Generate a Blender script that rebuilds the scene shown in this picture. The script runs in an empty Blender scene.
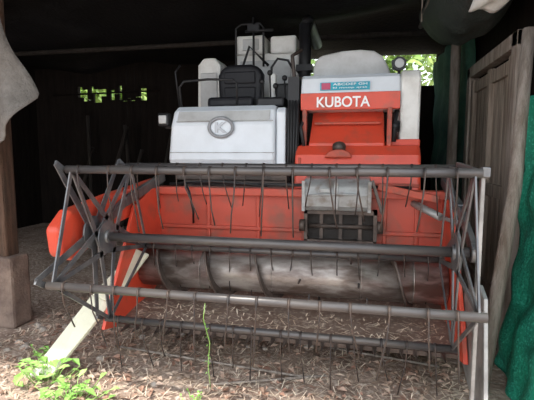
import bpy, bmesh, math, random
from mathutils import Vector, Matrix, noise
random.seed(7)
S=bpy.context.scene
COL=S.collection
S.view_settings.view_transform='Standard'

# ---------------------------------------------------------------- materials
def mat(name,c1,c2=None,scale=4,rough=.5,metal=0,lo=.42,hi=.65,bump=.15,stretch=(1,1,1),c3=None,scale3=40,rvar=.15,spec=.5,amt3=1.0,lo3=.52,hi3=.66):
    m=bpy.data.materials.new(name); m.use_nodes=True
    nt=m.node_tree; N=nt.nodes; L=nt.links
    b=N['Principled BSDF']; b.inputs['Metallic'].default_value=metal
    b.inputs['Roughness'].default_value=rough
    b.inputs['Specular IOR Level'].default_value=spec
    tc=N.new('ShaderNodeTexCoord'); mp=N.new('ShaderNodeMapping'); mp.inputs['Scale'].default_value=stretch
    L.new(tc.outputs['Object'],mp.inputs['Vector'])
    n=N.new('ShaderNodeTexNoise'); n.inputs['Scale'].default_value=scale; n.inputs['Detail'].default_value=8; n.inputs['Roughness'].default_value=.65
    L.new(mp.outputs['Vector'],n.inputs['Vector'])
    r=N.new('ShaderNodeValToRGB'); r.color_ramp.elements[0].position=lo; r.color_ramp.elements[1].position=hi
    c2=c2 or c1
    r.color_ramp.elements[0].color=(*c1,1); r.color_ramp.elements[1].color=(*c2,1)
    L.new(n.outputs['Fac'],r.inputs['Fac'])
    out=r.outputs['Color']
    if c3:
        n3=N.new('ShaderNodeTexNoise'); n3.inputs['Scale'].default_value=scale3; n3.inputs['Detail'].default_value=5
        L.new(mp.outputs['Vector'],n3.inputs['Vector'])
        r3=N.new('ShaderNodeValToRGB'); r3.color_ramp.elements[0].position=lo3; r3.color_ramp.elements[1].position=hi3
        r3.color_ramp.elements[0].color=(0,0,0,1); r3.color_ramp.elements[1].color=(amt3,amt3,amt3,1)
        L.new(n3.outputs['Fac'],r3.inputs['Fac'])
        mx=N.new('ShaderNodeMixRGB'); mx.inputs['Color2'].default_value=(*c3,1)
        L.new(r3.outputs['Color'],mx.inputs['Fac']); L.new(out,mx.inputs['Color1']); out=mx.outputs['Color']
    L.new(out,b.inputs['Base Color'])
    if bump:
        bp=N.new('ShaderNodeBump'); bp.inputs['Strength'].default_value=bump; bp.inputs['Distance'].default_value=.02
        n2=N.new('ShaderNodeTexNoise'); n2.inputs['Scale'].default_value=scale*8; n2.inputs['Detail'].default_value=6
        L.new(mp.outputs['Vector'],n2.inputs['Vector']); L.new(n2.outputs['Fac'],bp.inputs['Height']); L.new(bp.outputs['Normal'],b.inputs['Normal'])
    if rvar:
        mr=N.new('ShaderNodeMapRange'); mr.inputs['To Min'].default_value=max(.05,rough-rvar); mr.inputs['To Max'].default_value=min(1,rough+rvar)
        L.new(n.outputs['Fac'],mr.inputs['Value']); L.new(mr.outputs['Result'],b.inputs['Roughness'])
    return m

ORANGE=mat('orange_paint',(.70,.075,.036),(.58,.066,.036),3,.40,0,.45,.75,.03,c3=(.33,.10,.065),scale3=8,amt3=.65,lo3=.52,hi3=.72)
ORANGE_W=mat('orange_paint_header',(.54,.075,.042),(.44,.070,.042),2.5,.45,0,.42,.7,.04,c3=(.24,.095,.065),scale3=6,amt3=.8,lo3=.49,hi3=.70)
ORANGE_D=mat('orange_paint_dusty',(.50,.075,.04),(.30,.07,.045),5,.55,0,.45,.7,.06,c3=(.16,.07,.05),scale3=14,amt3=.6)
WHITE=mat('white_paint',(.74,.79,.84),(.66,.70,.74),3,.35,0,.4,.7,.02)
WHITE_D=mat('white_paint_dusty',(.80,.80,.77),(.60,.59,.55),5,.5,0,.45,.75,.05)
GREYP=mat('grey_panel',(.36,.37,.37),(.24,.235,.225),6,.45,.2,.4,.7,.08,c3=(.16,.12,.09),scale3=12,amt3=.6)
GREYL=mat('light_grey_panel',(.55,.56,.56),(.42,.42,.41),6,.45,.0,.4,.7,.05)
BLACK=mat('black_plastic',(.014,.014,.016),(.025,.025,.026),6,.45,0,bump=.05,spec=.35)
RUBBER=mat('rubber',(.02,.019,.018),(.06,.05,.04),8,.8)
SEATM=mat('seat_vinyl',(.010,.010,.013),(.020,.020,.024),6,.5,0,bump=.03,spec=.3,rvar=.05)
STEEL=mat('worn_steel',(.44,.40,.37),(.17,.135,.12),4,.33,.5,.40,.64,.08,stretch=(.7,2,2),c3=(.09,.055,.04),scale3=5,lo3=.48,hi3=.60,amt3=.8)
FLIGHTM=mat('auger_flight_steel',(.07,.055,.048),(.16,.12,.10),6,.5,.4)
REELM=mat('reel_bar_paint',(.075,.070,.072),(.13,.115,.105),7,.36,.35,.4,.7,.05,stretch=(.4,2,2))
FRAME=mat('reel_frame_grey',(.11,.115,.125),(.24,.23,.22),8,.4,.5,.4,.7,.08)
WIRE=mat('tine_wire',(.045,.04,.04),(.10,.07,.055),20,.45,.4)
CREAM=mat('cream_sheet',(.80,.78,.60),(.60,.58,.46),6,.5,0,.45,.75,.05)
GALV=mat('galvanised',(.38,.38,.37),(.20,.19,.18),7,.42,.4,.4,.7,.06)
PAN=mat('rusty_pan',(.19,.12,.09),(.24,.17,.135),7,.6,.1,.4,.65,.2,c3=(.42,.33,.26),scale3=30,lo3=.53,hi3=.68)
DARKG=mat('painted_opening_shade',(.018,.014,.012),(.03,.024,.02),6,.8)  # near-black colour standing in for shade inside openings
TEAL=mat('teal_sticker',(.01,.36,.48),(.02,.30,.42),6,.5,0,bump=0)
REDST=mat('red_sticker',(.45,.05,.12),None,6,.5,0,bump=0)
LETTER=mat('letter_white',(.9,.9,.9),None,6,.4,0,bump=0)
EMB=mat('emblem_silver',(.36,.37,.39),None,6,.3,.3,bump=0)
DIRT=mat('dirt_ground',(.26,.18,.14),(.54,.42,.345),3.5,.95,0,.35,.7,.9,c3=(.66,.55,.46),scale3=26,spec=.1)
STRAWM=mat('straw',(.80,.67,.53),(.50,.36,.26),3,.8)
STRAW2=mat('dry_leaf',(.36,.20,.14),(.78,.62,.49),6,.8)
STONE=mat('stone',(.34,.28,.24),(.52,.46,.40),6,.9,bump=.4)
LEAF=mat('green_leaf',(.24,.50,.09),(.52,.74,.26),9,.5)
LEAFB=mat('tree_leaf',(.13,.24,.035),(.36,.48,.12),2,.5)
BARK=mat('bark',(.08,.055,.035),(.15,.11,.08),8,.9,stretch=(3,3,.5),bump=.5)
WOODG=mat('grey_timber',(.34,.29,.25),(.18,.14,.11),5,.85,0,.4,.65,.5,stretch=(5,5,.6))
WOODB=mat('brown_timber',(.12,.065,.04),(.055,.032,.02),5,.85,0,.4,.65,.5,stretch=(5,5,.6))
WOODD=mat('shade_toned_timber',(.035,.026,.02),(.018,.014,.011),5,.9,0,.4,.65,.5,stretch=(5,5,.6))  # pole timber, the shed's inner gloom painted into its colour
DOORM=mat('door_wood',(.32,.26,.21),(.15,.115,.085),4,.8,0,.4,.65,.4,stretch=(6,6,.5))
CONC=mat('concrete',(.26,.19,.15),(.15,.105,.085),5,.9,0,.4,.65,.5)
NET=mat('green_net',(.015,.36,.22),(.008,.20,.13),5,.65,0,.35,.7,.6,c3=(.07,.52,.36),scale3=60)
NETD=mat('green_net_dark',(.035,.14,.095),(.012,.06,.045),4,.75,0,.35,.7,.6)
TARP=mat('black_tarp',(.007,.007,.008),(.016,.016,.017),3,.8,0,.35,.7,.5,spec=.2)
TARPB=mat('bundled_tarp',(.014,.022,.02),(.035,.045,.04),5,.6,0,.35,.7,.5)
TARPG=mat('grey_tarp',(.17,.155,.14),(.08,.07,.06),6,.8,0,.35,.7,.6)
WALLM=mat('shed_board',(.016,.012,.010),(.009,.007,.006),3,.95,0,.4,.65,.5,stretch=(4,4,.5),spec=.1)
PALE=mat('pale_cloth',(.85,.9,.9),(.65,.7,.7),8,.8)

# ---------------------------------------------------------------- helpers
def setup(ob,parent):
    COL.objects.link(ob)
    if parent is not None:
        ob.parent=parent
        ob.matrix_parent_inverse=Matrix.Translation(-parent.location)
    return ob
def empty(name,loc=(0,0,0)):
    e=bpy.data.objects.new(name,None); e.location=loc; e.empty_display_size=.2; COL.objects.link(e); return e
class B:
    def __init__(s): s.bm=bmesh.new()
    def box(s,x0,x1,y0,y1,z0,z1):
        v=[s.bm.verts.new(p) for p in [(x0,y0,z0),(x1,y0,z0),(x1,y1,z0),(x0,y1,z0),(x0,y0,z1),(x1,y0,z1),(x1,y1,z1),(x0,y1,z1)]]
        for f in [(0,3,2,1),(4,5,6,7),(0,1,5,4),(1,2,6,5),(2,3,7,6),(3,0,4,7)]: s.bm.faces.new([v[i] for i in f])
        return s
    def prism(s,pts,axis,a0,a1):
        def P(p,a): return {'x':(a,p[0],p[1]),'y':(p[0],a,p[1]),'z':(p[0],p[1],a)}[axis]
        A=[s.bm.verts.new(P(p,a0)) for p in pts]; C=[s.bm.verts.new(P(p,a1)) for p in pts]
        n=len(pts)
        s.bm.faces.new(A); s.bm.faces.new(C[::-1])
        for i in range(n): s.bm.faces.new([A[i],C[i],C[(i+1)%n],A[(i+1)%n]])
        return s
    def beam(s,p0,p1,w,t,up=(1,0,0),w1=None):
        p0=Vector(p0);p1=Vector(p1);d=(p1-p0).normalized();u=Vector(up);u=(u-d*u.dot(d)).normalized();q=d.cross(u)
        vs=[]
        for p,ww in((p0,w),(p1,w1 or w)):
            for a,b in((-1,-1),(1,-1),(1,1),(-1,1)): vs.append(s.bm.verts.new(p+q*(a*ww/2)+u*(b*t/2)))
        for f in [(0,3,2,1),(4,5,6,7),(0,1,5,4),(1,2,6,5),(2,3,7,6),(3,0,4,7)]: s.bm.faces.new([vs[i] for i in f])
        return s
    def tube(s,pts,r,seg=10,r2=None):
        pts=[Vector(p) for p in pts]; n=len(pts); rings=[]
        d0=(pts[1]-pts[0]).normalized(); u=Vector((0,0,1)) if abs(d0.z)<.9 else Vector((1,0,0))
        for i,p in enumerate(pts):
            d=(pts[min(i+1,n-1)]-pts[max(i-1,0)]).normalized()
            u=(u-d*u.dot(d)).normalized(); q=d.cross(u)
            rr=r if r2 is None else r+(r2-r)*i/(n-1)
            rings.append([s.bm.verts.new(p+(u*math.cos(a)+q*math.sin(a))*rr) for a in [2*math.pi*k/seg for k in range(seg)]])
        for i in range(n-1):
            for k in range(seg):
                f=s.bm.faces.new([rings[i][k],rings[i][(k+1)%seg],rings[i+1][(k+1)%seg],rings[i+1][k]]); f.smooth=True
        s.bm.faces.new(rings[0][::-1]); s.bm.faces.new(rings[-1])
        return s
    def quad(s,*p):
        s.bm.faces.new([s.bm.verts.new(q) for q in p]); return s
    def ball(s,c,r,sc=(1,1,1),jit=0):
        res=bmesh.ops.create_icosphere(s.bm,subdivisions=2,radius=r)
        for v in res['verts']:
            v.co=Vector((v.co.x*sc[0],v.co.y*sc[1],v.co.z*sc[2]))*(1+random.uniform(-jit,jit))+Vector(c)
            for f in v.link_faces:f.smooth=True
        return s
    def done(s,name,m,parent=None,bevel=0,solid=0,sub=0,bseg=2):
        bmesh.ops.recalc_face_normals(s.bm,faces=s.bm.faces)
        me=bpy.data.meshes.new(name); s.bm.to_mesh(me); s.bm.free()
        if isinstance(m,list):
            for q in m: me.materials.append(q)
        else: me.materials.append(m)
        ob=bpy.data.objects.new(name,me); setup(ob,parent)
        if solid:
            k=ob.modifiers.new('s','SOLIDIFY'); k.thickness=solid; k.offset=0
        if bevel:
            k=ob.modifiers.new('b','BEVEL'); k.width=bevel; k.segments=bseg; k.limit_method='ANGLE'; k.angle_limit=.7
        return ob
def text(name,body,x0,x1,y,z0,z1,m,parent,bold=.02):
    cu=bpy.data.curves.new(name,'FONT'); cu.body=body; cu.size=1; cu.extrude=.01; cu.offset=bold
    t=bpy.data.objects.new('tmp',cu); COL.objects.link(t); bpy.context.view_layer.update()
    me=bpy.data.meshes.new_from_object(t.evaluated_get(bpy.context.evaluated_depsgraph_get()))
    bpy.data.objects.remove(t)
    xs=[v.co.x for v in me.vertices]; ys=[v.co.y for v in me.vertices]
    ax,bx,ay,by=min(xs),max(xs),min(ys),max(ys)
    for v in me.vertices:
        v.co=Vector((x0+(v.co.x-ax)/(bx-ax)*(x1-x0), y+v.co.z*.3, z0+(v.co.y-ay)/(by-ay)*(z1-z0)))
    me.materials.clear(); me.materials.append(m)
    ob=bpy.data.objects.new(name,me); return setup(ob,parent)

# ================================================================ COMBINE HARVESTER
H=empty('combine_harvester',(-.55,4.0,0))
XL,XR=-1.525,.475
RC=(2.38,.888); RR=.52
ANG=[54,126,198,270,342]
def rp(a,r=RR,c=RC): return (c[0]+r*math.cos(math.radians(a)), c[1]+r*math.sin(math.radians(a)))
b=B()
for a in ANG:
    y,z=rp(a); b.tube([(XL-.03,y,z),(XR+.03,y,z)],.021,16)
b.done('reel_bars',REELM,H)
B().tube([(XL-.08,RC[0],RC[1]),(XR+.06,RC[0],RC[1])],.027,18).done('reel_shaft',REELM,H)
b=B()
for X in (XL,XR):
    for a in ANG:
        y,z=rp(a); a1=math.radians(a+90)
        for s_ in (-1,1):
            oy,oz=RC[0]+s_*.085*math.cos(a1),RC[1]+s_*.085*math.sin(a1)
            b.beam((X,oy,oz),(X,y,z),.036,.008,w1=.022)
        y2,z2=rp(a+72); b.beam((X,y,z),(X,y2,z2),.022,.008)
    b.tube([(X-.010,*RC),(X+.010,*RC)],.10,20)
    b.tube([(X-.025,*RC),(X+.025,*RC)],.042,16)
b.done('reel_spiders',FRAME,H)
b=B(); EC=(RC[0]-.06,RC[1]+.035); X=XL-.05
for a in ANG:
    y,z=rp(a,RR,EC); b.beam((X,*EC),(X,y,z),.055,.006,w1=.028); b.beam((X,y,z),(X,*rp(a)),.03,.012)
b.tube([(X-.006,*EC),(X+.006,*EC)],.10,20)
b.done('reel_eccentric_spider',FRAME,H)
b=B(); n=14
for k,a in enumerate(ANG):
    y,z=rp(a)
    for i in range(n):
        x=XL+.07+i*(XR-XL-.14)/(n-1)+random.uniform(-.02,.02)
        dx=random.uniform(-.03,.03); dy=random.uniform(-.02,.03); L=random.uniform(.22,.34)
        b.tube([(x,y-.018,z+.024),(x,y-.026,z-.01),(x+dx*.3,y-.02,z-L*.35),(x+dx,y+dy,z-L*.7),(x+dx*1.6,y+.03+dy,z-L)],.0038,6)
        b.tube([(x-.007,y,z),(x+.007,y,z)],.0235,12)
b.done('reel_tines',WIRE,H)

# header
b=B()
b.prism([(2.42,.27),(2.62,.22),(3.3,.28),(3.3,1.12),(3.12,1.12),(2.85,1.02),(2.72,.78),(2.52,.45)],'x',XL-.095,XL-.07)
b.prism([(2.42,.27),(2.62,.22),(3.3,.28),(3.3,1.08),(3.12,1.08),(2.85,.95),(2.72,.72),(2.52,.45)],'x',XR+.07,XR+.095)
b.done('header_side_plates',ORANGE,H,bevel=.004)
B().prism([(2.10,.82),(2.08,.98),(2.20,1.07),(2.6,1.12),(3.32,1.19),(3.32,.98),(2.6,.90),(2.24,.76)],'x',XL-.20,XL-.11).done('header_drive_cover',ORANGE,H,bevel=.03,bseg=4)
b=B()
b.box(XL-.09,XR+.09,3.26,3.30,.38,1.10)
b.box(XL-.09,XR+.09,3.20,3.32,1.07,1.13)
b.box(XL-.09,XR+.09,3.235,3.27,.80,.83)
for x in (-1.2,-.8,-.45,.14,.36): b.box(x,x+.03,3.24,3.27,.5,1.08)
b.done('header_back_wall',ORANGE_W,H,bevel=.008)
prof=[(3.27,.42),(3.20,.36),(3.1,.315),(2.98,.30),(2.84,.29),(2.62,.255)]
b=B()
for i in range(len(prof)-1):
    p,q=prof[i],prof[i+1]; b.quad((XL-.08,*p),(XR+.08,*p),(XR+.08,*q),(XL-.08,*q))
b.done('header_trough',PAN,H,solid=.012)
b=B(); b.box(XL-.08,XR+.08,2.56,2.64,.235,.26)
for i in range(27):
    x=XL+.01+i*.0762
    v=[b.bm.verts.new(p) for p in [(x-.014,2.58,.235),(x+.014,2.58,.235),(x+.014,2.58,.265),(x-.014,2.58,.265),(x,2.46,.245)]]
    for f in [(0,1,4),(1,2,4),(2,3,4),(3,0,4),(0,3,2,1)]: b.bm.faces.new([v[j] for j in f])
b.done('cutter_bar_guards',FLIGHTM,H)
# chaff lying in the trough
b=B()
for i in range(420):
    x=random.uniform(XL,XR); y=random.uniform(2.6,2.86); z=.268+(y-2.62)*.15+random.uniform(0,.012); L=random.uniform(.015,.07); a=random.uniform(0,6.28)
    dx,dy=math.cos(a)*L,math.sin(a)*L*.6; wx,wy=-math.sin(a)*.003,math.cos(a)*.003
    b.quad((x-wx,y-wy,z),(x+wx,y+wy,z),(x+dx+wx,y+dy+wy,z+.008+dy*.15),(x+dx-wx,y+dy-wy,z+.008+dy*.15))
b.done('trough_chaff',STRAWM,H)
# auger
AY,AZ=3.0,.55
b=B(); b.tube([(XL-.06,AY,AZ),(XR+.06,AY,AZ)],.148,48)
for x in (-1.12,-.60,.0,.33): b.tube([(x-.004,AY,AZ),(x+.004,AY,AZ)],.152,40)
b.done('auger_drum',STEEL,H)
b=B()
def flight(x0,x1,turns,sgn,ph):
    N=int(48*turns); prev=None
    for i in range(N+1):
        t=i/N; a=sgn*2*math.pi*turns*t+ph; x=x0+(x1-x0)*t
        A=b.bm.verts.new((x,AY+.14*math.cos(a),AZ+.14*math.sin(a))); C=b.bm.verts.new((x,AY+.20*math.cos(a),AZ+.20*math.sin(a)))
        if prev: b.bm.faces.new([prev[0],A,C,prev[1]])
        prev=(A,C)
flight(XL+.02,-.42,3.0,1,1.2); flight(XR-.02,.08,1.2,-1,1.0)
b.done('auger_flights',FLIGHTM,H,solid=.012)
b=B()
for i in range(9):
    x=-.40+i*.055; a=math.pi+i*.9
    b.tube([(x,AY,AZ),(x,AY+.225*math.cos(a),AZ+.225*math.sin(a))],.007,8)
b.done('auger_fingers',WIRE,H)
# reel lift arms
b=B()
for X in (XL-.09,XR+.085):
    b.beam((X,3.36,1.20),(X,2.75,1.06),.07,.035); b.beam((X,2.75,1.06),(X,2.34,.888),.06,.03)
    b.tube([(X-.02,*RC),(X+.02,*RC)],.05,16)
b.done('reel_lift_arms',FRAME,H,bevel=.004)
b=B(); b.tube([(XR-.16,3.34,1.05),(XR+.02,3.0,.98)],.026,12); b.tube([(XR+.02,3.0,.98),(XR+.09,2.78,.98)],.014,10)
b.done('hydraulic_cylinder',GALV,H)
b=B(); b.tube([(-1.3,3.22,1.155),(-.45,3.2,1.16),(.33,3.22,1.15)],.012,10); b.tube([(-1.5,3.24,1.15),(-1.1,3.18,1.18),(-.7,3.2,1.15)],.010,8)
b.tube([(-1.35,3.2,1.16),(-1.28,3.1,1.1),(-1.26,3.12,.95),(-1.3,3.22,.85)],.009,8)
b.done('hydraulic_hoses',BLACK,H)
# dividers
b=B()
p=[(-1.55,2.86,.68),(-1.69,2.55,.42),(-1.89,2.20,.03)]; w=[.05,.07,.095]
for i in range(2):
    (x0,y0,z0),(x1,y1,z1)=p[i],p[i+1]; a0,a1=w[i],w[i+1]
    b.quad((x0-a0,y0,z0+a0*.35),(x0+a0,y0,z0-a0*.35),(x1+a1*(1 if i==0 else .7),y1,z1-a1*.35+(0 if i==0 else .05)),(x1-a1,y1,z1+a1*.35-(0 if i==0 else .04)))
b.done('left_crop_divider',CREAM,H,solid=.03,bevel=.006)
b=B()
b.prism([(1.98,.03),(2.10,.12),(2.22,.70),(2.32,.74),(2.62,.62),(2.72,.24),(2.3,.10),(2.0,.02)],'x',XR+.10,XR+.12)
b.beam((XR+.055,2.16,.15),(XR+.045,2.13,1.32),.030,.018)
b.done('right_crop_divider',GALV,H,bevel=.004)
b=B(); b.beam((XR+.05,2.10,1.30),(XR+.05,2.7,1.33),.03,.02); b.box(XR+.03,XR+.065,2.08,2.12,1.29,1.335)
b.done('divider_bracket',FRAME,H,bevel=.004)

# feeder
b=B(); b.prism([(3.30,.985),(3.12,.985),(3.09,1.02),(3.08,1.10),(3.10,1.17),(3.16,1.21),(3.30,1.225)],'x',-.42,.05)
b.done('feeder_cover',GREYP,H,bevel=.018,bseg=3)
b=B(); b.box(-.425,-.40,3.07,3.09,.985,1.2); b.box(.03,.055,3.07,3.09,.985,1.2); b.box(-.2,-.17,3.075,3.085,1.0,1.19)
b.tube([(-.38,3.07,1.10),(-.05,3.07,1.11)],.008,8); b.box(-.30,-.22,3.065,3.08,1.12,1.15)
b.done('feeder_cover_straps',GREYP,H,bevel=.004)
b=B(); b.box(-.42,.10,3.17,3.26,.745,.765);b.box(-.42,.10,3.17,3.26,.955,.985);b.box(-.42,-.395,3.17,3.26,.5,.985);b.box(.075,.10,3.17,3.26,.5,.985)
b.tube([(-.39,3.22,.86),(.08,3.22,.86)],.018,8)
for i in range(3): b.box(-.31+i*.14,-.285+i*.14,3.215,3.23,.765,.955)
b.done('feeder_throat_frame',FLIGHTM,H)
B().box(-.40,.08,3.232,3.255,.5,.96).done('feeder_throat_shade',DARKG,H)  # solid slab, the throat's shade painted on as near-black
b=B(); b.beam((.06,3.15,1.20),(.13,3.08,.98),.03,.02); b.tube([(-.45,3.16,.87),(-.41,3.16,.87)],.045,16); b.tube([(.10,3.16,.87),(.14,3.16,.87)],.045,16)
b.done('feeder_linkage',FLIGHTM,H)
B().beam((.10,3.17,1.16),(.50,3.14,1.08),.05,.03,up=(0,1,0)).done('lift_bracket',ORANGE_D,H,bevel=.006)

# body
b=B(); b.box(-1.55,.40,3.75,5.9,.42,1.25); b.done('chassis_body',ORANGE_D,H,bevel=.02)
B().prism([(3.36,1.10),(3.42,1.38),(3.50,1.45),(3.95,1.50),(3.95,1.05),(3.4,1.05)],'x',-.53,.41).done('feeder_hood',ORANGE,H,bevel=.025,bseg=3)
b=B(); b.box(-.50,-.48,3.40,3.44,1.12,1.36); b.box(.05,.40,3.365,3.40,1.14,1.17)
b.prism([(-.30,1.36),(-.27,1.40),(-.22,1.42),(-.16,1.42),(-.11,1.40),(-.09,1.36)],'y',3.37,3.46)
b.done('hood_details',ORANGE_D,H,bevel=.008)
B().ball((-.19,3.43,1.44),.055,(1,1,.8)).done('hood_cap',FLIGHTM,H)
B().prism([(3.50,1.44),(3.50,1.47),(3.78,1.74),(3.82,1.74),(3.82,1.44)],'x',-.43,.15).done('slanted_cover',ORANGE,H,bevel=.01)
b=B(); b.box(-.49,-.455,3.54,3.58,1.44,1.74); b.box(-.40,.12,3.60,3.64,1.62,1.64); b.box(.165,.20,3.50,3.56,1.44,1.74)
b.done('frame_uprights',ORANGE_D,H,bevel=.006)
B().box(-.53,.39,3.84,3.88,1.40,1.9).done('engine_bay_shade',DARKG,H)  # dark backing sheet, shade of the bay put into its colour
b=B(); b.tube([(.22,3.55,1.48),(.22,3.56,1.62),(.24,3.6,1.72)],.018,10); b.tube([(.19,3.58,1.60),(.26,3.58,1.60)],.045,14); b.tube([(-.47,3.5,1.45),(-.5,3.52,1.6),(-.46,3.62,1.72)],.014,10)
b.done('engine_hoses',BLACK,H)
b=B(); b.prism([(3.56,1.73),(3.55,1.86),(3.58,1.98),(3.62,2.01),(4.7,2.01),(4.7,1.73)],'x',-.505,.26); b.done('front_panel_white',WHITE,H,bevel=.018,bseg=3)
B().prism([(3.552,1.73),(3.542,1.735),(3.535,1.86),(3.55,1.865)],'x',-.503,.258).done('front_panel_orange_band',ORANGE,H,bevel=.002)
text('panel_lettering','KUBOTA',-.375,.035,3.532,1.75,1.832,LETTER,H,.018)
B().box(-.35,.03,3.54,3.56,1.882,1.942).done('sticker_teal',TEAL,H)
B().box(-.34,-.27,3.535,3.545,1.887,1.937).done('sticker_red',REDST,H)
text('sticker_lettering','ABCDEF GH',-.25,.01,3.535,1.917,1.934,LETTER,H,.0)
text('sticker_lettering_small','kl mnop qrst',-.25,.01,3.535,1.890,1.905,LETTER,H,.0)
b=B(); b.prism([(3.58,1.50),(3.57,1.97),(3.62,2.03),(5.8,2.03),(5.8,1.25),(3.7,1.25)],'x',.262,.41); b.done('side_panel_white',WHITE_D,H,bevel=.02)
B().prism([(3.57,1.30),(3.56,1.50),(3.8,1.5),(3.8,1.28)],'x',.20,.415).done('side_panel_orange',ORANGE,H,bevel=.01)
pr=[(-.44,2.0)]+[(-.44+.10-.10*math.cos(t),2.10+.12*math.sin(t)) for t in [i*math.pi/12 for i in range(7)]]
pr+=[( -.20,2.245),(-.05,2.25),(.06,2.235),(.13,2.19),(.18,2.10),(.21,2.0)]
B().prism(pr,'y',3.85,5.4).done('grain_tank_dome',GREYL,H,bevel=.015)
b=B(); b.tube([(.245,3.60,2.0),(.245,3.60,2.06)],.01,8); b.prism([(.20,2.04),(.29,2.04),(.30,2.10),(.19,2.10)],'y',3.58,3.66); b.tube([(.245,3.56,2.07),(.245,3.62,2.07)],.05,20)
b.done('work_lamp_bracket',BLACK,H)
B().tube([(.245,3.55,2.07),(.245,3.562,2.07)],.034,18).done('work_lamp',GREYP,H)

# operator console
b=B(); b.prism([(3.50,1.28),(3.46,1.34),(3.46,1.62),(3.50,1.74),(3.56,1.78),(3.95,1.78),(3.95,1.28)],'x',-1.60,-.70)
ob=b.done('console_fairing',WHITE,H,bevel=.03,bseg=4)
for v in ob.data.vertices:
    if v.co.x<-1.5: v.co.x+=(v.co.z-1.28)*.10-.02
B().prism([(3.50,1.30),(3.50,1.72),(3.54,1.76),(3.95,1.76),(3.95,1.28)],'x',-.695,-.62).done('console_side_strip',WHITE,H,bevel=.012)
B().prism([(3.457,1.655),(3.447,1.655),(3.489,1.735),(3.499,1.735)],'x',-1.52,-.74).done('console_window_band',GREYL,H,bevel=.003)
b=B(); b.box(-1.60,-.7,3.452,3.462,1.395,1.400); b.box(-1.53,-.71,3.452,3.46,1.648,1.653)
b.done('console_seam',GREYP,H)
b=B(); N_=40
pts=[(-1.14+.085*math.cos(2*math.pi*i/N_),1.60+.062*math.sin(2*math.pi*i/N_)) for i in range(N_)]
b.prism(pts,'y',3.447,3.46); b.done('emblem_back',WHITE,H)
b=B()
for i in range(40):
    t0,t1=2*math.pi*i/40,2*math.pi*(i+1)/40
    b.tube([(-1.14+.10*math.cos(t0),3.440,1.60+.075*math.sin(t0)),(-1.14+.10*math.cos(t1),3.440,1.60+.075*math.sin(t1))],.014,6)
b.done('emblem_ring',EMB,H)
text('emblem_letter','K',-1.19,-1.085,3.438,1.557,1.643,EMB,H,.04)
b=B(); b.box(-1.725,-1.625,3.50,3.58,1.62,1.73); b.box(-1.69,-1.60,3.56,3.60,1.60,1.64); b.done('headlamp_housing',BLACK,H,bevel=.015)
B().box(-1.71,-1.64,3.49,3.505,1.64,1.71).done('headlamp_lens',GREYL,H,bevel=.01)
b=B(); b.box(-1.62,-.60,3.60,4.8,1.16,1.28); b.box(-1.55,-.58,3.62,3.66,.55,1.16); b.done('operator_platform',FLIGHTM,H,bevel=.01)
b=B(); b.box(-.61,-.52,3.56,3.9,1.2,2.0)
for i in range(4): b.tube([(-.60+i*.02,3.5,1.15),(-.59+i*.02,3.48,1.4),(-.60+i*.025,3.52,1.75),(-.58+i*.02,3.7,2.0)],.009,8)
b.done('hoses_and_column',BLACK,H)
# seat
b=B(); b.prism([(-1.36,1.84),(-1.37,2.12),(-1.33,2.19),(-1.25,2.215),(-1.05,2.215),(-.97,2.19),(-.93,2.12),(-.94,1.84)],'y',4.05,4.17)
b.done('seat_back',SEATM,H,bevel=.045,bseg=5)
b=B(); b.box(-1.36,-.94,3.72,4.12,1.78,1.88); b.done('seat_cushion',SEATM,H,bevel=.035,bseg=3)
b=B()
for z in (1.95,2.09): b.box(-1.30,-1.0,4.035,4.06,z-.055,z+.055)
b.done('seat_ribs',SEATM,H,bevel=.012,bseg=3)
b=B(); b.box(-1.32,-.98,3.8,4.1,1.28,1.80); b.done('seat_pedestal',BLACK,H)
b=B(); b.tube([(-1.55,3.62,1.76),(-1.56,3.60,1.95),(-1.52,3.60,2.0),(-1.30,3.60,2.01),(-1.08,3.60,2.0),(-1.05,3.60,1.97),(-1.05,3.62,1.77)],.010,10)
b.tube([(-1.60,3.7,1.76),(-1.64,3.7,2.1),(-1.60,3.72,2.16)],.008,8)
for x,y,h in((-.86,3.75,2.02),(-.80,3.8,2.10),(-.74,3.75,1.98),(-.68,3.85,2.06)):
    b.tube([(x,y,1.77),(x-.01,y,h-.04)],.007,8); b.ball((x-.01,y,h-.02),.025)
b.tube([(-.92,4.3,1.8),(-.90,4.3,2.22),(-.84,4.3,2.30),(-.74,4.3,2.28),(-.68,4.3,2.18)],.012,10)
b.done('handrail_and_levers',BLACK,H)
b=B(); b.box(-.90,-.66,3.66,3.95,1.775,1.86); b.box(-.80,-.62,4.0,4.3,1.78,2.02); b.done('control_box',BLACK,H,bevel=.02)
b=B(); b.box(-.90,-.83,4.16,4.26,1.8,2.14); b.done('white_lever_guard',WHITE_D,H,bevel=.02)
b=B(); b.prism([(-1.70,1.3),(-1.68,2.28),(-1.62,2.35),(-1.50,2.35),(-1.44,2.28),(-1.42,1.3)],'y',4.35,4.7); b.done('air_cleaner_cabinet',WHITE_D,H,bevel=.02)
b=B(); b.box(-1.65,-1.47,4.335,4.36,1.85,2.2); b.done('cabinet_door',GREYL,H,bevel=.01)
b=B(); b.box(-1.40,-.70,4.75,5.6,1.3,2.46); b.box(-1.38,-1.06,4.7,5.3,2.44,2.64); b.box(-1.0,-.72,4.7,5.2,2.44,2.62); b.done('grain_tank',WHITE_D,H,bevel=.025)
b=B(); b.box(-1.34,-.78,4.735,4.76,1.9,2.38); b.box(-1.30,-1.12,4.685,4.71,2.48,2.60); b.done('grain_tank_front',GREYL,H,bevel=.01)
b=B()
b.tube([(-1.36,4.65,1.5),(-1.36,4.65,2.70),(-1.30,4.65,2.74),(-1.10,4.65,2.74),(-1.06,4.65,2.70),(-1.06,4.65,2.3)],.012,10)
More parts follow.
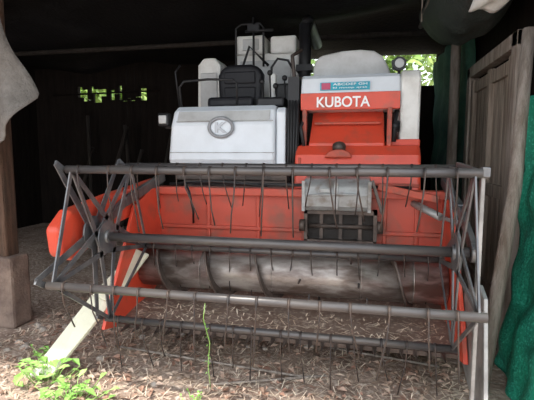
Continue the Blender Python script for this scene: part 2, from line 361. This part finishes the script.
b.tube([(-1.16,4.62,2.2),(-1.16,4.62,2.80)],.012,8); b.tube([(-1.25,4.62,2.66),(-.95,4.62,2.66)],.016,8)
b.box(-1.22,-1.10,4.6,4.64,2.66,2.72)
b.tube([(-1.35,4.62,2.1),(-1.20,4.6,2.5),(-1.0,4.62,2.3)],.015,8)
b.done('tank_rails',BLACK,H)
b=B(); b.tube([(-.60,4.5,1.9),(-.60,4.5,2.66)],.06,20); b.tube([(-.60,4.5,2.62),(-.60,4.7,2.74),(-.6,5.6,2.72)],.065,18); b.box(-.68,-.52,4.42,4.58,2.2,2.26)
b.done('unloading_auger',BLACK,H)
b=B(); b.box(-.72,-.50,4.2,4.4,1.9,2.1); b.tube([(-.66,4.2,2.1),(-.68,4.2,2.3),(-.6,4.25,2.36)],.02,8); b.done('exhaust_box',FLIGHTM,H,bevel=.01)
b=B(); b.box(-.50,.41,4.7,6.0,1.2,2.0); b.box(-1.45,-.5,5.2,6.1,1.2,1.95); b.done('rear_body',ORANGE_D,H,bevel=.03)
for x0 in (-1.45,.0):
    b=B(); pr=[]
    for c,t0,t1 in(((3.75,.27),math.pi/2,3*math.pi/2),((5.5,.27),-math.pi/2,math.pi/2)):
        for i in range(9):
            t=t0+(t1-t0)*i/8; pr.append((c[0]+.25*math.cos(t),c[1]+.25*math.sin(t)))
    b.prism(pr,'x',x0,x0+.40)
    for i in range(16): b.box(x0-.01,x0+.41,3.75+i*.115,3.80+i*.115,0.0,.04)
    for i in range(5):
        t=math.pi/2+math.pi*(i+.5)/5; c=(3.75+.26*math.cos(t),.27+.255*math.sin(t)); b.box(x0-.01,x0+.41,c[0]-.03,c[0]+.02,c[1]-.02,c[1]+.02)
    b.done('crawler_track',RUBBER,H,bevel=.01)

# ================================================================ SHED
def sheet(name,fn,nu,nv,m,parent=None,solid=.006):
    b=B(); g=[[b.bm.verts.new(fn(i/nu,j/nv)) for j in range(nv+1)] for i in range(nu+1)]
    for i in range(nu):
        for j in range(nv):
            f=b.bm.faces.new([g[i][j],g[i+1][j],g[i+1][j+1],g[i][j+1]]); f.smooth=True
    return b.done(name,m,parent,solid=solid)
sheet('ground',lambda u,v:(-14+28*u,-12+32*v,0),2,2,DIRT,solid=0)
def ceil_fn(u,v):
    x=-6.3+7.6*u; y=.45+7.2*v
    return (x,y,3.35-.045*y+.12*noise.noise((x*.9,y*.9,0))-.07*abs(math.sin(y*1.6+x*.3)))
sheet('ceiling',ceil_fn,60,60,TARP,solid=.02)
b=B()
b.tube([(-6.2,6.0,2.91),(1.05,6.0,2.89)],.035,8)
b.done('roof_pole',WOODD)
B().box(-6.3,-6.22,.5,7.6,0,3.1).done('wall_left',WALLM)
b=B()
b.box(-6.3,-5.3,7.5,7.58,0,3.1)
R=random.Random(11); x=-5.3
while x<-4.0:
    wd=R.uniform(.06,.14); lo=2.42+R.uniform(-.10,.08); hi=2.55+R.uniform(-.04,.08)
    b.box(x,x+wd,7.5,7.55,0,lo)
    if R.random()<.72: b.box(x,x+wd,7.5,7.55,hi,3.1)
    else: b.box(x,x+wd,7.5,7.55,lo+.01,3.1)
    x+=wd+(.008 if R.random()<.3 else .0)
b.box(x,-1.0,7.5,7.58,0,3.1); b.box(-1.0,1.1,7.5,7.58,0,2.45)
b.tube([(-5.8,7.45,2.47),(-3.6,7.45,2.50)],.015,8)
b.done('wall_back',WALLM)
B().box(1.08,1.13,2.2,7.6,0,3.2).done('wall_right',WALLM)
b=B()
for i in range(7):
    x=-5.2+i*.35+random.uniform(-.1,.1); y=6.9+random.uniform(-.2,.2)
    b.tube([(x,y,0),(x+random.uniform(-.3,.5),y+.3,random.uniform(1.4,2.2))],.03,7)
b.done('bamboo_poles',WOODD)
P=empty('wooden_post',(-2.80,2.95,0))
B().box(-2.93,-2.735,2.88,3.02,.55,3.25).done('timber',WOODB,P,bevel=.02)
B().box(-2.98,-2.67,2.84,3.05,0,.58).done('concrete_foot',CONC,P,bevel=.025)
prof_t=[(2.55,-2.36),(2.38,-2.31),(2.20,-2.24),(2.02,-2.18),(1.76,-2.05),(1.60,-2.17),(1.46,-2.34),(1.36,-2.58)]
def tarp(u,v):
    z=2.55-1.19*v; xr=prof_t[-1][1]
    for (za,xa),(zb,xb) in zip(prof_t,prof_t[1:]):
        if za>=z>=zb: xr=xa+(xb-xa)*(za-z)/(za-zb); break
    x=-3.2+(xr+3.2)*u
    return (x,2.45+.05*math.sin(x*16+z*5)+.03*math.sin(z*11),z)
sheet('hanging_tarpaulin',tarp,40,40,TARPG)
D=empty('door_1',(1.0,3.9,0))
b=B()
for i in range(8):
    y=3.38+i*.15; b.box(1.015,1.04,y,y+.140,.05,2.05)
b.done('door_boards',DOORM,D,bevel=.004)
b=B()
for z in (.25,1.05,1.95): b.box(.985,1.015,3.38,4.58,z,z+.10)
b.box(.975,1.015,3.38,3.47,.03,2.07); b.box(.975,1.015,4.49,4.58,.03,2.07); b.box(.975,1.015,3.93,4.02,.03,2.07)
b.done('door_rails',DOORM,D,bevel=.006)
b=B(); b.box(.96,1.05,3.26,3.37,0,2.2); b.box(.96,1.05,4.59,4.70,0,2.2); b.box(.96,1.05,3.26,4.70,2.10,2.2); b.done('door_frame',WOODG,D,bevel=.006)
b=B(); b.tube([(.93,2.95,2.12),(.86,2.80,1.2),(.70,2.66,0)],.036,10,r2=.042); b.done('leaning_timber',WOODG)
b=B(); b.tube([(.91,5.0,0),(.90,5.0,3.0)],.05,10); b.done('shed_post',WOODG)
def net1(u,v):
    y=2.1+1.05*u; z=1.75*v
    x=1.02-.26*(1-v)**2*(1-u*.6)+.02*math.sin(y*18+z*3)+.015*math.sin(z*13+y*5)+.03*noise.noise((y*6,z*6,1))
    return (x,y,z)
sheet('green_netting',net1,60,60,NET)
def net2(u,v):
    y=4.78+2.5*u; z=.3+2.45*v
    return (1.02+.02*math.sin(y*11+z*2)+.015*math.sin(z*9),y,z)
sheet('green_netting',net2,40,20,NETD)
def sling(u,v):
    y=2.75+1.7*u; e=math.sin(math.pi*min(1,max(0,u*.92+.04)))**.35
    a=math.pi*v
    x=.74-.27*math.cos(a)*(1 if e>.3 else .7)
    z=2.64-.38*e*math.sin(a)+.05*noise.noise((x*7,y*4,2))
    return (x,y,z)
T=empty('bundled_tarpaulin',(.74,3.6,2.5))
sheet('sling',sling,60,30,TARPB,T)
def rag(u,v):
    x,y,z=sling(.09+.14*u,.36+.26*v); return (x,y-.02,z-.035+.012*math.sin(v*9+u*5))
sheet('caught_rag',rag,8,10,PALE,T)
b=B()
for y in (2.95,4.25):
    b.tube([(.47,y,2.55),(.47,y,3.06)],.006,6); b.tube([(1.0,y,2.55),(1.0,y,3.06)],.006,6)
b.tube([(.46,2.7,2.58),(.50,4.6,2.60)],.022,8)
b.done('sling_ropes',WOODG,T)

# ================================================================ GROUND LITTER
G=empty('ground_litter',(-.8,2.9,0))
b=B()
for i in range(4800):
    x=random.uniform(-2.6,.65); y=random.uniform(1.8,4.0); L=random.uniform(.02,.09); a=random.uniform(0,6.28); z=random.uniform(.003,.03)
    dx,dy=math.cos(a)*L,math.sin(a)*L; wx,wy=-math.sin(a)*.0026,math.cos(a)*.0026; dz=random.uniform(-.004,.025)
    b.quad((x-wx,y-wy,z),(x+wx,y+wy,z),(x+dx+wx,y+dy+wy,z+dz),(x+dx-wx,y+dy-wy,z+dz))
b.done('straw',STRAWM,G)
b=B()
for i in range(2400):
    x=random.uniform(-2.6,.65); y=random.uniform(1.8,4.0); L=random.uniform(.010,.040); a=random.uniform(0,6.28); z=random.uniform(.004,.02)
    c,s_=math.cos(a),math.sin(a); w=L*.45
    b.quad((x-c*L,y-s_*L,z),(x-s_*w,y+c*w,z+random.uniform(0,.02)),(x+c*L,y+s_*L,z+.006),(x+s_*w,y-c*w,z+random.uniform(0,.02)))
b.done('dry_leaves',STRAW2,G)
b=B()
for i in range(34):
    r=random.uniform(.012,.035); x=random.choice([random.uniform(-2.6,-2.0),random.uniform(-2.6,-2.0),random.uniform(-2.3,.5)]); y=random.uniform(2.2,3.2)
    b.ball((x,y,r*.4),r,(1.2,1,.7),.12)
b.done('stones',STONE,G)
b=B()
for p0,p1 in(((-1.7,2.7,.03),(-.3,2.55,.03)),((-.2,3.0,.03),(.5,2.85,.04)),((-.9,2.35,.02),(-.2,2.6,.03))):
    b.tube([p0,p1],.008,7)
b.done('fallen_sticks',WOODG,G)
def weed(name,cx,cy,nl,spread,h,size):
    b=B()
    for i in range(nl):
        a=random.uniform(0,6.28); rr=random.uniform(0,spread); x=cx+rr*math.cos(a); y=cy+rr*.6*math.sin(a); z=random.uniform(.02,h)
        b.tube([(cx+rr*.5*math.cos(a),cy+rr*.3*math.sin(a),0),(x,y,z)],.002,4)
        L=size*random.uniform(.6,1.3); t=random.uniform(0,6.28); c,s_=math.cos(t),math.sin(t); w=L*.3; tz=random.uniform(-.3,.5)*L
        A=(x,y,z);Bq=(x+c*L*.5-s_*w,y+s_*L*.5+c*w,z+tz*.6+.01);C=(x+c*L,y+s_*L,z+tz);Dq=(x+c*L*.5+s_*w,y+s_*L*.5-c*w,z+tz*.6+.01)
        b.quad(A,Bq,C,Dq)
    return b.done(name,LEAF)
weed('weed_plant',-1.88,2.22,52,.26,.14,.075)
weed('weed_plant',-1.58,2.06,40,.24,.11,.065)
weed('weed_plant',-2.08,2.48,14,.13,.08,.045)
weed('weed_plant',-.90,2.18,10,.10,.07,.03)
weed('weed_plant',-.50,2.14,8,.10,.06,.03)
b=B(); pts=[(-.86,2.35,0),(-.87,2.34,.15),(-.85,2.32,.3),(-.88,2.30,.45),(-.86,2.28,.55)]
b.tube(pts,.0025,5)
for i in range(10):
    t=random.uniform(.1,1)*3.99; k=int(t); p=Vector(pts[k]).lerp(Vector(pts[k+1]),t-k); a=random.uniform(0,6.28); L=.024
    c,s_=math.cos(a)*L,math.sin(a)*L
    b.quad(tuple(p),(p.x+c*.5-s_*.3,p.y+s_*.5+c*.3,p.z+.01),(p.x+c,p.y+s_,p.z),(p.x+c*.5+s_*.3,p.y+s_*.5-c*.3,p.z+.01))
b.done('vine',LEAF)
def tree(name,cx,cy,zc,rad,nl):
    b=B()
    b.tube([(cx,cy,0),(cx+.1,cy,zc-.4),(cx-.1,cy+.2,zc+.6)],.12,10,r2=.05)
    nb=len(b.bm.faces)
    for i in range(nl):
        d=Vector((random.gauss(0,1),random.gauss(0,.6),random.gauss(0,.8))).normalized()*rad*random.uniform(.2,1)
        p=Vector((cx,cy,zc))+d; L=random.uniform(.12,.26); a=Vector((random.gauss(0,1),random.gauss(0,1),random.gauss(0,1))).normalized(); q=a.orthogonal().normalized()
        b.quad(p,p+a*L*.5+q*L*.25,p+a*L,p+a*L*.5-q*L*.25)
    ob=b.done(name,[BARK,LEAFB])
    for i,pg in enumerate(ob.data.polygons): pg.material_index=0 if i<nb else 1
    return ob
tree('tree',-6.0,10.0,2.9,2.0,4200)
tree('tree',.2,10.0,3.4,1.8,3200)
tree('tree',-2.8,12.0,3.2,2.4,3000)

# ================================================================ LIGHT
w=bpy.data.worlds.new('World'); S.world=w; w.use_nodes=True
bg=w.node_tree.nodes['Background']; bg.inputs['Color'].default_value=(.88,.94,1.0,1); bg.inputs['Strength'].default_value=2.9
su=bpy.data.lights.new('sun','SUN'); su.energy=5.5; su.angle=.03; su.color=(1,.95,.86)
so=bpy.data.objects.new('sun',su); COL.objects.link(so)
d=Vector((.25,.5,-.87)); so.rotation_euler=d.to_track_quat('-Z','Y').to_euler(); so.location=(0,-4,8)

cam=bpy.data.cameras.new('camera'); cam.sensor_width=36; cam.lens=29.66; cam.clip_start=.05
co=bpy.data.objects.new('camera',cam); COL.objects.link(co)
co.location=(0,0,1.4); co.rotation_euler=(math.radians(83.8),0,math.radians(12.4))
S.camera=co
